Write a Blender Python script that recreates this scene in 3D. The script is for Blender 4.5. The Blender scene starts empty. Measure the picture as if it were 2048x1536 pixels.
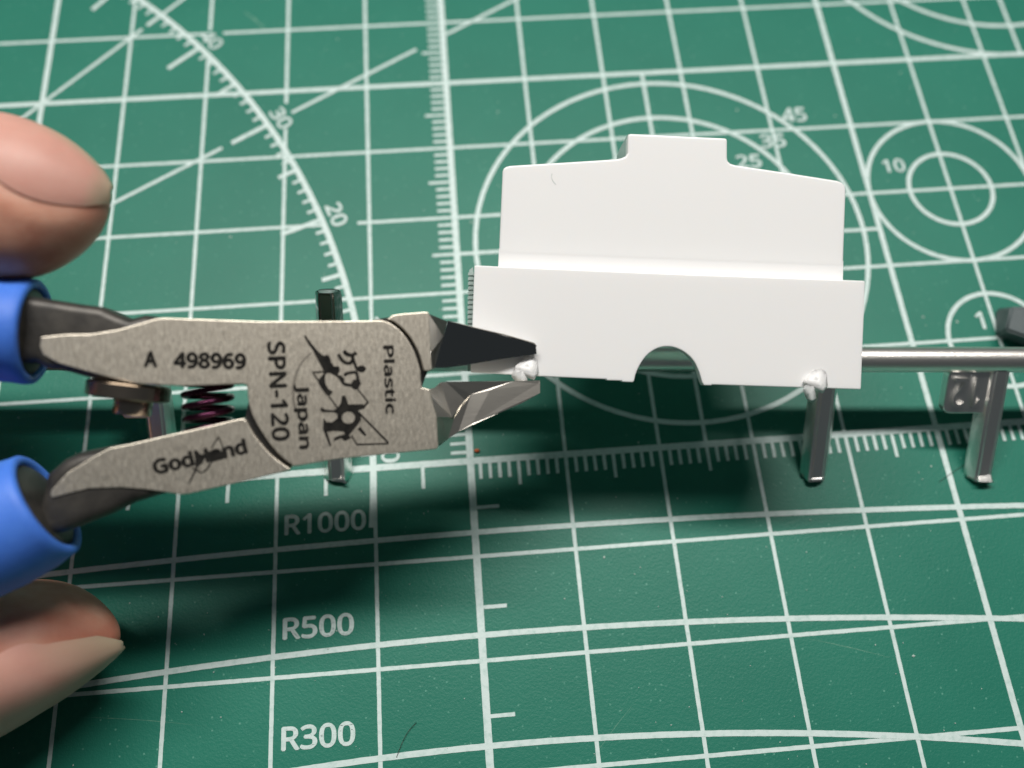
import bpy, bmesh, math, random
from mathutils import Vector, Matrix, noise
random.seed(7)
S = 0.001                                   # all builders below work in millimetres
sc = bpy.context.scene
COL = sc.collection

# ------------------------------------------------------------------ camera, light, exposure
R_CAM = ((0.99664487, -0.07994569, 0.01754095),
         (-0.06730525, -0.92247195, -0.38015194),
         (0.04657255, 0.37769589, -0.92475771))   # rows: right, down, forward
EYE = Vector((0.68592, -26.894, 86.34824))        # mm above the mat's zero corner
E1 = Vector(R_CAM[0]); E2 = -Vector(R_CAM[1]); E3 = -Vector(R_CAM[2])
FACING = Matrix((E1, E2, E3)).transposed()        # frame of things held square to the viewer
FPX = 1721.06

cam = bpy.data.cameras.new('camera'); camo = bpy.data.objects.new('camera', cam); COL.objects.link(camo)
camo.matrix_world = Matrix.Translation(EYE * S) @ FACING.to_4x4()
cam.sensor_width = 36; cam.lens = 36 * FPX / 2048
cam.clip_start = 0.002; cam.clip_end = 20
cam.dof.use_dof = True; cam.dof.focus_distance = 0.0785; cam.dof.aperture_fstop = 16
sc.camera = camo

w = bpy.data.worlds.new('World'); sc.world = w; w.use_nodes = True
w.node_tree.nodes['Background'].inputs[0].default_value = (0.80, 0.92, 1.0, 1)
w.node_tree.nodes['Background'].inputs[1].default_value = 0.052

def area_lamp(name, pos, aim, sx, sy, power, col):
    l = bpy.data.lights.new(name, 'AREA'); l.shape = 'RECTANGLE'; l.size = sx * S; l.size_y = sy * S
    l.energy = power; l.color = col
    o = bpy.data.objects.new(name, l); COL.objects.link(o)
    p = Vector(pos); z = (p - Vector(aim)).normalized(); x = Vector((1, -0.07, 0)); x = (x - z * x.dot(z)).normalized()
    o.matrix_world = Matrix.Translation(p * S) @ Matrix((x, z.cross(x), z)).transposed().to_4x4()
    return o
# a long bar-shaped desk lamp behind the work: sharp across its short side, soft along its length
area_lamp('desk_lamp_bar', (14, 163, 367), (14, 5, 0), 400, 34, 2.05, (1.0, 0.965, 0.92))

sc.view_settings.view_transform = 'Standard'; sc.view_settings.look = 'None'
sc.view_settings.exposure = 0.0; sc.view_settings.gamma = 1.0
sc.render.engine = 'CYCLES'
sc.cycles.max_bounces = 8

# ------------------------------------------------------------------ materials
def mat(name, base, rough=0.5, metal=0.0, spec=0.5, var=None, vscale=400, stretch=(1, 1, 1), bump=0.0, bscale=3000,
        bstretch=(1, 1, 1), sss=0.0, sssr=(1, .4, .25), sscale=1.0, coat=0.0, rvar=0.0, aniso=0.0, speck=None):
    m = bpy.data.materials.new(name); m.use_nodes = True
    nt = m.node_tree; b = nt.nodes['Principled BSDF']
    b.inputs['Base Color'].default_value = (*base, 1); b.inputs['Roughness'].default_value = rough
    b.inputs['Metallic'].default_value = metal; b.inputs['Specular IOR Level'].default_value = spec
    if coat: b.inputs['Coat Weight'].default_value = coat; b.inputs['Coat Roughness'].default_value = 0.12
    if aniso: b.inputs['Anisotropic'].default_value = aniso
    if sss:
        b.inputs['Subsurface Weight'].default_value = sss; b.inputs['Subsurface Radius'].default_value = sssr
        b.inputs['Subsurface Scale'].default_value = sscale * S
    tc = nt.nodes.new('ShaderNodeTexCoord')
    def tex(scale, st, detail=4, rgh=0.6):
        mp = nt.nodes.new('ShaderNodeMapping'); mp.inputs['Scale'].default_value = st
        nt.links.new(tc.outputs['Object'], mp.inputs['Vector'])
        n = nt.nodes.new('ShaderNodeTexNoise'); n.inputs['Scale'].default_value = scale
        n.inputs['Detail'].default_value = detail; n.inputs['Roughness'].default_value = rgh
        nt.links.new(mp.outputs['Vector'], n.inputs['Vector']); return n
    def ramp(src, stops):
        r = nt.nodes.new('ShaderNodeValToRGB'); e = r.color_ramp.elements
        while len(e) > 1: e.remove(e[-1])
        e[0].position = stops[0][0]; e[0].color = (*stops[0][1], 1)
        for p, c in stops[1:]:
            k = e.new(p); k.color = (*c, 1)
        nt.links.new(src, r.inputs['Fac']); return r
    colsock = None
    if var:
        r = ramp(tex(vscale, stretch).outputs['Fac'], var); colsock = r.outputs['Color']
    if speck:
        c, sscl, th = speck
        v = nt.nodes.new('ShaderNodeTexVoronoi'); v.inputs['Scale'].default_value = sscl
        nt.links.new(tc.outputs['Object'], v.inputs['Vector'])
        rr = ramp(v.outputs['Distance'], [(th, (1, 1, 1)), (th * 1.6, (0, 0, 0))])
        wn = nt.nodes.new('ShaderNodeTexWhiteNoise'); nt.links.new(v.outputs['Position'], wn.inputs['Vector'])
        r2 = ramp(wn.outputs['Value'], [(0.78, (0, 0, 0)), (1.0, (1, 1, 1))])
        mu = nt.nodes.new('ShaderNodeMath'); mu.operation = 'MULTIPLY'
        nt.links.new(rr.outputs['Color'], mu.inputs[0]); nt.links.new(r2.outputs['Color'], mu.inputs[1])
        mx = nt.nodes.new('ShaderNodeMix'); mx.data_type = 'RGBA'
        nt.links.new(mu.outputs[0], mx.inputs['Factor'])
        if colsock: nt.links.new(colsock, mx.inputs['A'])
        else: mx.inputs['A'].default_value = (*base, 1)
        mx.inputs['B'].default_value = (*c, 1); colsock = mx.outputs['Result']
    if colsock: nt.links.new(colsock, b.inputs['Base Color'])
    if rvar:
        r = ramp(tex(vscale * 1.7, stretch).outputs['Fac'], [(0.3, (max(0, rough - rvar),) * 3), (0.7, (min(1, rough + rvar),) * 3)])
        nt.links.new(r.outputs['Color'], b.inputs['Roughness'])
    if bump:
        bp = nt.nodes.new('ShaderNodeBump'); bp.inputs['Strength'].default_value = bump; bp.inputs['Distance'].default_value = 0.05 * S
        nt.links.new(tex(bscale, bstretch, 3).outputs['Fac'], bp.inputs['Height']); nt.links.new(bp.outputs['Normal'], b.inputs['Normal'])
    return m

M = {}
M['mat'] = mat('mat_green_vinyl', (0.016, 0.178, 0.123), 0.44, spec=0.30, var=[(0.3, (0.014, 0.166, 0.114)), (0.7, (0.019, 0.190, 0.131))], vscale=60,
               bump=0.7, bscale=4200, speck=((0.11, 0.33, 0.25), 2100, 0.15))
M['cutmark'] = mat('old_knife_cut', (0.10, 0.27, 0.19), 0.7, var=[(0.4, (0.04, 0.2, 0.14)), (0.6, (0.14, 0.32, 0.23))], vscale=900)
M['core'] = mat('mat_core', (0.10, 0.10, 0.10), 0.7)
M['print'] = mat('white_screen_print', (0.62, 0.74, 0.72), 0.5, var=[(0.30, (0.47, 0.63, 0.59)), (0.52, (0.62, 0.745, 0.72))], vscale=1600, bump=0.3, bscale=5000)
M['steel'] = mat('ground_steel', (0.70, 0.65, 0.57), 0.47, 1.0, var=[(0.30, (0.66, 0.60, 0.50)), (0.5, (0.83, 0.76, 0.645)), (0.70, (0.95, 0.88, 0.75))], vscale=1000,
                 stretch=(4.5, 1, 1), bump=0.5, bscale=2200, bstretch=(5, 1, 1), rvar=0.05)
M['steel2'] = mat('ground_steel_jaw', (0.60, 0.57, 0.52), 0.32, 1.0, var=[(0.3, (0.54, 0.51, 0.46)), (0.7, (0.64, 0.61, 0.55))], vscale=250, stretch=(1, 3, 1),
                  bump=0.08, bscale=900, bstretch=(1, 5, 1))
M['blade'] = mat('polished_blade', (0.42, 0.42, 0.41), 0.10, 1.0, bump=0.04, bscale=500, bstretch=(4, 1, 1))
M['darksteel'] = mat('black_oxide_steel', (0.07, 0.066, 0.06), 0.45, 0.6, bump=0.3, bscale=1500, var=[(0.3, (0.05, 0.048, 0.045)), (0.7, (0.105, 0.097, 0.086))], vscale=500)
M['etch'] = mat('laser_etched_mark', (0.012, 0.012, 0.011), 0.75, 0.0, spec=0.15, var=[(0.3, (0.006, 0.006, 0.006)), (0.75, (0.03, 0.028, 0.024))], vscale=1500)
M['etch_faint'] = mat('faint_etched_mark', (0.22, 0.20, 0.17), 0.6, 0.6)
M['gap'] = mat('dark_joint', (0.006, 0.006, 0.006), 0.6)
M['blue'] = mat('blue_vinyl_grip', (0.07, 0.22, 0.80), 0.52, spec=0.45, var=[(0.3, (0.055, 0.185, 0.71)), (0.7, (0.085, 0.25, 0.85))], vscale=260, bump=0.5, bscale=900, sss=0.15, sssr=(.2, .5, 1), sscale=0.6)
M['spring'] = mat('oil_black_spring', (0.05, 0.012, 0.03), 0.2, 0.9)
M['screw'] = mat('bronzed_screw', (0.42, 0.35, 0.29), 0.28, 1.0, bump=0.3, bscale=1500)
M['silver'] = mat('silver_plated_plastic', (0.93, 0.90, 0.85), 0.36, 1.0, bump=0.45, bscale=4600)
M['pegdark'] = mat('shaded_plated_peg', (0.20, 0.20, 0.20), 0.12, 1.0, bump=0.1, bscale=4000)  # same silver plating, darkened so the dark room's reflection is in its colour
M['pegsilver'] = mat('silver_plated_peg', (0.93, 0.91, 0.88), 0.34, 1.0, bump=0.4, bscale=4000)
M['white'] = mat('white_styrene', (0.92, 0.918, 0.912), 0.33, spec=0.5, sss=0.25, sssr=(1, .9, .8), sscale=0.8, bump=0.02, bscale=800)
M['cutwhite'] = mat('rough_cut_styrene', (0.92, 0.91, 0.89), 0.38, spec=0.5, sss=0.6, sssr=(1, .95, .9), sscale=1.0, bump=0.25, bscale=1500)
M['shadeside'] = mat('shade_tinted_side', (0.40, 0.50, 0.47), 0.22, spec=0.6)  # white sides tinted grey-green to hold their shade; the scratch shares the colour
M['slate'] = mat('slate_grey_plastic', (0.085, 0.11, 0.115), 0.45, spec=0.5, bump=0.3, bscale=1800, var=[(0.3, (0.085, 0.11, 0.115)), (0.7, (0.1, 0.125, 0.13))], vscale=500)
M['hair'] = mat('brown_hair', (0.03, 0.018, 0.012), 0.4)
M['crumb'] = mat('orange_crumb', (0.55, 0.11, 0.03), 0.6)
M['dust'] = mat('pale_dust', (0.5, 0.6, 0.55), 0.8)
M['skin'] = mat('skin', (0.60, 0.31, 0.22), 0.46, spec=0.4, var=[(0.30, (0.54, 0.22, 0.15)), (0.5, (0.64, 0.32, 0.225)), (0.70, (0.71, 0.41, 0.30))], vscale=260,
                bump=0.55, bscale=1300, sss=0.35, sssr=(1.0, 0.4, 0.25), sscale=2.6)
nt_s = M['skin'].node_tree; bs_s = nt_s.nodes['Principled BSDF']; src_s = bs_s.inputs['Base Color'].links[0].from_socket
at_s = nt_s.nodes.new('ShaderNodeAttribute'); at_s.attribute_name = 'flush'; mx_s = nt_s.nodes.new('ShaderNodeMix'); mx_s.data_type = 'RGBA'
nt_s.links.new(at_s.outputs['Fac'], mx_s.inputs['Factor']); nt_s.links.new(src_s, mx_s.inputs['A']); mx_s.inputs['B'].default_value = (0.47, 0.145, 0.095, 1)
nt_s.links.new(mx_s.outputs['Result'], bs_s.inputs['Base Color'])     # blood pressed out to the sides of the nails
M['nail'] = mat('nail_plate', (0.66, 0.33, 0.27), 0.46, spec=0.4, var=[(0.3, (0.62, 0.30, 0.24)), (0.7, (0.70, 0.38, 0.31))], vscale=160, sss=0.35, sssr=(1, .4, .3), sscale=1.2, bump=0.10, bscale=700, bstretch=(1, 6, 1))
nt_n = M['nail'].node_tree; bs_n = nt_n.nodes['Principled BSDF']; src_n = bs_n.inputs['Base Color'].links[0].from_socket
at_n = nt_n.nodes.new('ShaderNodeAttribute'); at_n.attribute_name = 'free_edge'; mx_n = nt_n.nodes.new('ShaderNodeMix'); mx_n.data_type = 'RGBA'
nt_n.links.new(at_n.outputs['Fac'], mx_n.inputs['Factor']); nt_n.links.new(src_n, mx_n.inputs['A']); mx_n.inputs['B'].default_value = (0.53, 0.40, 0.28, 1)
nt_n.links.new(mx_n.outputs['Result'], bs_n.inputs['Base Color'])
M['table'] = mat('desk_wood', (0.16, 0.10, 0.06), 0.5, var=[(0.3, (0.12, 0.07, 0.04)), (0.7, (0.2, 0.13, 0.08))], vscale=20, stretch=(1, 12, 1))

# ------------------------------------------------------------------ object helpers
def link(name, me, m=None, parent=None, smooth=False):
    o = bpy.data.objects.new(name, me); COL.objects.link(o)
    if m is not None:
        for k in (m if isinstance(m, (list, tuple)) else [m]): me.materials.append(k)
    if smooth:
        for p in me.polygons: p.use_smooth = True
    if parent is not None: o.parent = parent
    return o

def pydata(name, verts, faces, m=None, parent=None, smooth=False):
    me = bpy.data.meshes.new(name)
    me.from_pydata([tuple(c * S for c in v) for v in verts], [], faces); me.validate(); me.update()
    return link(name, me, m, parent, smooth)

def from_bm(name, bm, m=None, parent=None, smooth=False, normals=True):
    if normals: bmesh.ops.recalc_face_normals(bm, faces=bm.faces)
    bmesh.ops.scale(bm, vec=(S, S, S), verts=bm.verts)
    me = bpy.data.meshes.new(name); bm.to_mesh(me); bm.free()
    return link(name, me, m, parent, smooth)

def autosmooth(o, deg=35):
    me = o.data
    bm = bmesh.new(); bm.from_mesh(me)
    for f in bm.faces: f.smooth = True
    for e in bm.edges:
        if len(e.link_faces) == 2 and e.calc_face_angle(0) > math.radians(deg): e.smooth = False
    bm.to_mesh(me); bm.free()

def thing(name, label, cat, loc=(0, 0, 0), frame=None, group=None):
    o = bpy.data.objects.new(name, None); COL.objects.link(o); o.empty_display_size = 0.005
    mw = Matrix.Translation(Vector(loc) * S)
    if frame is not None: mw = mw @ frame.to_4x4()
    o.matrix_world = mw
    o['label'] = label; o['category'] = cat
    if group: o['group'] = group
    return o

def tag(o, label, cat, group=None, kind=None):
    o['label'] = label
    if cat: o['category'] = cat
    if group: o['group'] = group
    if kind: o['kind'] = kind

def prism_bm(outline, back, bevel=0.0, seg=2, bm=None):
    """outline: list of (a, b, c) front points, extruded straight back to depth `back`; the front rim is bevelled"""
    bm = bm or bmesh.new()
    f = [bm.verts.new(p) for p in outline]
    g = [bm.verts.new((p[0], p[1], back)) for p in outline]
    n = len(f)
    front = bm.faces.new(f); bm.faces.new(list(reversed(g)))
    for i in range(n):
        bm.faces.new((f[i], g[i], g[(i + 1) % n], f[(i + 1) % n]))
    bmesh.ops.recalc_face_normals(bm, faces=bm.faces)
    if bevel:
        bmesh.ops.bevel(bm, geom=list(front.edges), offset=bevel, segments=seg, affect='EDGES', profile=0.5, clamp_overlap=True)
    return bm

def tube_bm(path, radius, seg=12, bm=None, cap=True, phase=0.0, sect=None):
    bm = bm or bmesh.new()
    pts = [Vector(p) for p in path]; rings = []
    up = None
    for i, p in enumerate(pts):
        t = (pts[min(i + 1, len(pts) - 1)] - pts[max(i - 1, 0)]).normalized()
        if up is None:
            up = Vector((0, 0, 1)) if abs(t.z) < 0.9 else Vector((0, 1, 0))
        x = up.cross(t).normalized(); y = t.cross(x); up = y
        r = radius[i] if isinstance(radius, (list, tuple)) else radius
        ring = []
        for k in range(seg):
            a = 2 * math.pi * k / seg + phase
            ring.append(bm.verts.new(p + x * r * math.cos(a) + y * r * math.sin(a)))
        rings.append(ring)
    for i in range(len(rings) - 1):
        for k in range(seg):
            bm.faces.new((rings[i][k], rings[i][(k + 1) % seg], rings[i + 1][(k + 1) % seg], rings[i + 1][k]))
    if cap:
        bm.faces.new(list(reversed(rings[0]))); bm.faces.new(rings[-1])
    return bm

def lerp_poly(pts, x):
    if x <= pts[0][0]: return pts[0][1]
    for (x0, y0), (x1, y1) in zip(pts, pts[1:]):
        if x <= x1: return y0 + (y1 - y0) * (x - x0) / max(1e-9, x1 - x0)
    return pts[-1][1]

def smooth_poly(pts, it=2):
    """Chaikin on an open polyline, ends kept"""
    for _ in range(it):
        q = [pts[0]]
        for a, b in zip(pts, pts[1:]):
            q.append((a[0] * .75 + b[0] * .25, a[1] * .75 + b[1] * .25)); q.append((a[0] * .25 + b[0] * .75, a[1] * .25 + b[1] * .75))
        q.append(pts[-1]); pts = q
    return pts

class Frame:
    """A flat thing held up to the viewer, its drawings in drawing units (u right, v down, about 23 to a millimetre);
       they become local millimetres on the thing's own plane, `c` mm in front of it. `yaw` swings its left end nearer."""
    def __init__(self, dist, u0, v0, yaw=0.0):
        y = math.radians(yaw); X = E1 * math.cos(y) - E3 * math.sin(y); Z = E3 * math.cos(y) + E1 * math.sin(y)
        self.m = Matrix((X, E2, Z)).transposed(); self.i = Matrix((X, E2, Z))
        self.loc = EYE + self.ray(u0, v0) * dist; self.e = self.i @ (EYE - self.loc)
    @staticmethod
    def ray(u, v): return E1 * ((u - 1024) / FPX) - E2 * ((v - 768) / FPX) - E3
    def __call__(self, u, v, c=0.0):
        d = self.i @ self.ray(u, v); k = (c - self.e.z) / d.z
        return (self.e.x + d.x * k, self.e.y + d.y * k, c)
    def pts(self, uv, c=0.0): return [self(u, v, c) for u, v in uv]

FONT = FONT4 = None
try:
    import os
    FONT = bpy.data.fonts.load(os.path.join(bpy.utils.system_resource('DATAFILES'), 'fonts', 'NotoSansHebrew-Regular.woff2'))
    FONT4 = bpy.data.fonts.load(os.path.join(bpy.utils.system_resource('DATAFILES'), 'fonts', 'Inter.woff2'))
except Exception:
    FONT = FONT4 = None

def text_shape(body, offset=0.0, extrude=0.0, spacing=1.0):
    cu = bpy.data.curves.new('lettering', 'FONT'); cu.body = body; cu.size = 1.0; cu.offset = offset; cu.extrude = extrude
    cu.bevel_depth = 0.0 if extrude else 0.0; cu.space_character = spacing; cu.resolution_u = 5
    if FONT: cu.font = FONT
    o = bpy.data.objects.new('lettering', cu); COL.objects.link(o)
    dg = bpy.context.evaluated_depsgraph_get(); dg.update()
    me = bpy.data.meshes.new_from_object(o.evaluated_get(dg))
    bpy.data.objects.remove(o); bpy.data.curves.remove(cu)
    return me

def text_obj(name, body, fn, width, height, m, parent, bold=0.02, extrude=0.0, spacing=1.0, ref=None):
    """fn(x mm, y mm, z mm) -> local point; the ink of the capitals is fitted to width x height"""
    me = text_shape(body, 0.0, extrude, spacing)
    xs = [v.co.x for v in me.vertices]; ys = [v.co.y for v in me.vertices]
    x0, x1 = min(xs), max(xs)
    ytop = ref if ref else max(ys); ybase = 0.0 if min(ys) < -0.05 else min(ys)
    if extrude == 0 and bold:
        bm = bmesh.new()
        for i, (dx, dy) in enumerate(((0, 0), (bold, 0), (-bold, 0), (0, bold), (0, -bold))):
            n0 = len(bm.verts); bm.from_mesh(me); bm.verts.ensure_lookup_table()
            for v in bm.verts[n0:]: v.co.x += dx; v.co.y += dy
        bm.to_mesh(me); bm.free()
        xs = [v.co.x for v in me.vertices]; x0, x1 = min(xs), max(xs); ybase -= bold; ytop += bold
    sx = width / (x1 - x0); sy = height / (ytop - ybase)
    if extrude == 0:                              # glyph outlines overlap: lift each face a hair off its neighbours
        bm = bmesh.new(); bm.from_mesh(me); bmesh.ops.split_edges(bm, edges=bm.edges)
        for i, f in enumerate(bm.faces):
            for v in f.verts: v.co.z = (i % 23) * 0.0007
        bm.to_mesh(me); bm.free()
    for v in me.vertices:
        p = Vector(fn((v.co.x - x0) * sx, (v.co.y - ybase) * sy, v.co.z))
        if extrude == 0: p.z += v.co.z
        v.co = p * S
    me.update(); me.name = name
    return link(name, me, m, parent)

def filled(name, splines, fn, m, parent):
    """2D outlines with holes, filled"""
    cu = bpy.data.curves.new(name, 'CURVE'); cu.dimensions = '2D'; cu.fill_mode = 'BOTH'
    for s in splines:
        sp = cu.splines.new('POLY'); sp.points.add(len(s) - 1); sp.use_cyclic_u = True
        for p, q in zip(sp.points, s): p.co = (q[0], -q[1], 0, 1)
    o = bpy.data.objects.new(name, cu); COL.objects.link(o)
    dg = bpy.context.evaluated_depsgraph_get(); dg.update()
    me = bpy.data.meshes.new_from_object(o.evaluated_get(dg))
    bpy.data.objects.remove(o); bpy.data.curves.remove(cu)
    for v in me.vertices: v.co = Vector(fn(v.co.x, -v.co.y)) * S
    me.update(); me.name = name
    return link(name, me, m, parent)

# ------------------------------------------------------------------ desk and cutting mat
bm = bmesh.new(); bmesh.ops.create_cube(bm, size=1)
bmesh.ops.scale(bm, vec=(1200, 700, 25), verts=bm.verts); bmesh.ops.translate(bm, vec=(60, 40, -15.6), verts=bm.verts)
desk = from_bm('desk_top', bm, M['table']); desk['kind'] = 'structure'

MX0, MX1, MY0, MY1 = -165.0, 185.0, -75.0, 140.0
mat_root = thing('cutting_mat', 'green self-healing cutting mat printed with white grid, rulers, protractor and circles', 'cutting mat', (MX0, MY0, -3))
def mm(x, y, z=0.0): return (x - MX0, y - MY0, z + 3.0)

bm = bmesh.new()
N = 6; rc = 6.0; ol = []
for cx, cy, a0 in ((MX1 - rc, MY1 - rc, 0), (MX0 + rc, MY1 - rc, 90), (MX0 + rc, MY0 + rc, 180), (MX1 - rc, MY0 + rc, 270)):
    for k in range(N + 1):
        a = math.radians(a0 + 90 * k / N); ol.append(mm(cx + rc * math.cos(a), cy + rc * math.sin(a), 0))
prism_bm(ol, 0.0, 0.25, 2, bm)
from_bm('mat_sheet', bm, M['mat'], mat_root)

class Ink:
    """printed strips, each layer a few hundredths of a millimetre proud, with the slightly ragged edge of screen print"""
    def __init__(self): self.v = []; self.f = []
    def path(self, pts, width, z):
        n = len(pts); base = len(self.v)
        for i, p in enumerate(pts):
            a = pts[max(0, i - 1)]; b = pts[min(n - 1, i + 1)]
            dx, dy = b[0] - a[0], b[1] - a[1]; L = math.hypot(dx, dy) or 1
            nx, ny = -dy / L, dx / L
            j1 = random.uniform(-.014, .014); j2 = random.uniform(-.014, .014)
            self.v.append(mm(p[0] + nx * (width / 2 + j1), p[1] + ny * (width / 2 + j1), z))
            self.v.append(mm(p[0] - nx * (width / 2 + j2), p[1] - ny * (width / 2 + j2), z))
            if i: k = base + 2 * i; self.f.append((k - 2, k - 1, k + 1, k))
    def line(self, x0, y0, x1, y1, width, z):
        L = math.hypot(x1 - x0, y1 - y0); n = max(2, int(L / 0.45))
        self.path([(x0 + (x1 - x0) * i / n, y0 + (y1 - y0) * i / n) for i in range(n + 1)], width, z)
    def arc(self, cx, cy, r, a0, a1, width, z):
        n = max(8, int(abs(math.radians(a1 - a0)) * r / 0.45))
        self.path([(cx + r * math.cos(math.radians(a0 + (a1 - a0) * i / n)), cy + r * math.sin(math.radians(a0 + (a1 - a0) * i / n))) for i in range(n + 1)], width, z)
    def make(self, name): return pydata(name, self.v, self.f, M['print'], mat_root)

THIN, BOLD = 0.39, 0.60
Z1, Z2, Z3, Z4, Z5 = 0.012, 0.020, 0.028, 0.036, 0.044
def cuts(a, b, holes):
    out = [(a, b)]
    for h0, h1 in holes:
        nx = []
        for s, e in out:
            if h1 <= s or h0 >= e: nx.append((s, e)); continue
            if h0 > s: nx.append((s, h0))
            if h1 < e: nx.append((h1, e))
        out = nx
    return out
GX0, GX1, GY0, GY1 = -150, 170, -60, 125
vh = {-20: [(44.2, 48.1)], -30: [(56.1, 60.5)]}
hh = {30: [(-15.5, -11.4)], 60: [(-30.4, -28.3)]}
ink = Ink()
for x in range(GX0, GX1 + 1, 10):
    if x == 0: continue
    for a, b in cuts(GY0, GY1, vh.get(x, [])): ink.line(x, a, x, b, BOLD if x % 50 == 0 else THIN, Z1)
ink.make('grid_lines_across')
ink = Ink()
for y in range(GY0 + 10, GY1, 10):
    if y == 0: continue
    for a, b in cuts(GX0, GX1, hh.get(y, [])): ink.line(a, y, b, y, BOLD if y % 50 == 0 and y > 0 else THIN, Z2)
ink.make('grid_lines_along')
ink = Ink(); ink.line(0, GY0, 0, GY1, 0.72, Z3)
for y in range(1, 121):
    if y % 10 == 0: continue
    ink.line(-2.85 if y % 5 == 0 else -2.0, y, -0.3, y, 0.34, Z4)
for y in range(-5, -60, -10): ink.line(0.3, y, 2.65, y, 0.36, Z4)
ink.make('upright_ruler')
ink = Ink(); ink.line(GX0, 0, GX1, 0, 0.70, Z3 + .004)
for x in range(1, 160):
    if x % 10 == 0: continue
    ink.line(x, -0.3, x, -2.9 if x % 5 == 0 else -2.0, 0.36, Z4)
for x in range(-5, -150, -10): ink.line(x, -0.3, x, -2.6, 0.38, Z4)
ink.make('level_ruler')
# protractor, centred 100 mm left of the zero corner
PC = (-100.0, 0.0); PR = 90.0
def pol(r, a): return (PC[0] + r * math.cos(math.radians(a)), PC[1] + r * math.sin(math.radians(a)))
ink = Ink(); ink.arc(PC[0], PC[1], PR - .12, -4, 95, 0.68, Z4)
for a in range(0, 91):
    if a % 10 == 0: r0, wd = 84.9, 0.55
    elif a % 5 == 0: r0, wd = 87.5, 0.5
    else: r0, wd = 88.65, 0.36
    p, q = pol(r0, a), pol(PR - .3, a); ink.line(*p, *q, wd, Z5)
ink.make('protractor_scale')
ink = Ink()
for a, spans in ((30, ((40, 83.6), (93.2, 111.4), (116, 150))), (45, ((30, 86.7), (87.6, 112))), (60, ((40, 83.6), (93.2, 130)))):
    for r0, r1 in spans: ink.line(*pol(r0, a), *pol(r1, a), 0.42, Z4 + .003)
ink.make('angle_lines')
for name_, r in (('45', 22.9), ('35', 17.5), ('25', 12.5)):
    ink = Ink(); ink.arc(25.1, 25.35, r, 0, 360, 0.54, Z4 + .005); ink.make('guide_circle')
ink = Ink(); ink.line(25, 0.3, 25, 49.7, 0.42, Z3 + .002); ink.line(0.3, 25, 49.8, 25, 0.42, Z3 + .006); ink.make('circle_axis')
for cx, cy, r in ((60, 30, 10), (60, 30, 5.05), (60, 9.85, 5.75), (75, 75, 25.1), (75, 75, 20.2)):
    ink = Ink(); ink.arc(cx, cy, r, 0, 360, 0.52, Z4 + .005); ink.make('guide_circle')
ink = Ink(); ink.line(75, 50.2, 75, 100, 0.42, Z3 + .002); ink.make('circle_axis')
for R, y in ((1000, -7.55), (500, -17.62), (300, -27.55)):
    ink = Ink()
    ink.path([(x * .5, y - (x * .5 - 2) ** 2 / (2 * R)) for x in range(-280, 300)], 0.54, Z4 + .002); ink.make('radius_arc')

def mat_text(body, x, y, wdt, hgt, ang=0.0, offset=0.022):
    ca, sa = math.cos(math.radians(ang)), math.sin(math.radians(ang))
    text_obj('numeral', body, lambda a, b, c: mm(x + a * ca - b * sa, y + a * sa + b * ca, Z5 + .006), wdt, hgt, M['print'], mat_root, offset)
mat_text('R1000', -19.15, -6.44, 8.2, 2.12); mat_text('R500', -19.12, -16.62, 6.85, 2.12); mat_text('R300', -19.05, -26.5, 6.8, 2.14)
mat_text('R200', -19.0, -36.5, 6.8, 2.14)
mat_text('45', 41.65, 41.05, 3.1, 2.2); mat_text('35', 38.15, 37.35, 3.2, 2.05); mat_text('25', 34.65, 34.55, 3.1, 2.0)
mat_text('10', 52.5, 32.75, 2.75, 1.95); mat_text('1', 57.95, 11.15, 0.95, 2.2)
for k in range(0, 91, 10):
    s = str(k); wdt = 3.25 if len(s) == 2 else 1.5
    a = k + math.degrees(wdt / 2 / 91.6); x, y = pol(90.75, a if k else a + 0.75)
    mat_text(s, x, y, wdt, 1.95, k - 90)

for x0, y0, x1, y1, wd in ((-25.8, 63.6, -22.3, 59.3, .35), (-24, 65, -20, 66.5, .12), (30, -20, 41, -23.5, .07), (-48, 22, -41, 31, .08), (55, -14, 57.5, -27, .06), (8, -31, 15, -24, .06), (-14, 53, -4, 56, .07), (66, 3, 71, 16, .07), (-38, -22, -25, -24, .06)):
    vs, fs = [], []; n = 14; b = 0; L = math.hypot(x1 - x0, y1 - y0); nx, ny = -(y1 - y0) / L, (x1 - x0) / L
    for i in range(n + 1):
        t = i / n; q = wd / 2 * math.sin(math.pi * min(1, t * 1.05 + .03)) * random.uniform(.5, 1.1); m_ = .18 * math.sin(t * 3)
        vs += [mm(x0 + (x1 - x0) * t + nx * (m_ + q), y0 + (y1 - y0) * t + ny * (m_ + q), .006), mm(x0 + (x1 - x0) * t + nx * (m_ - q), y0 + (y1 - y0) * t + ny * (m_ - q), .006)]
        if i: k = b + 2 * i; fs.append((k - 2, k - 1, k + 1, k))
    pydata('knife_cut', vs, fs, M['cutmark'], mat_root)

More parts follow.
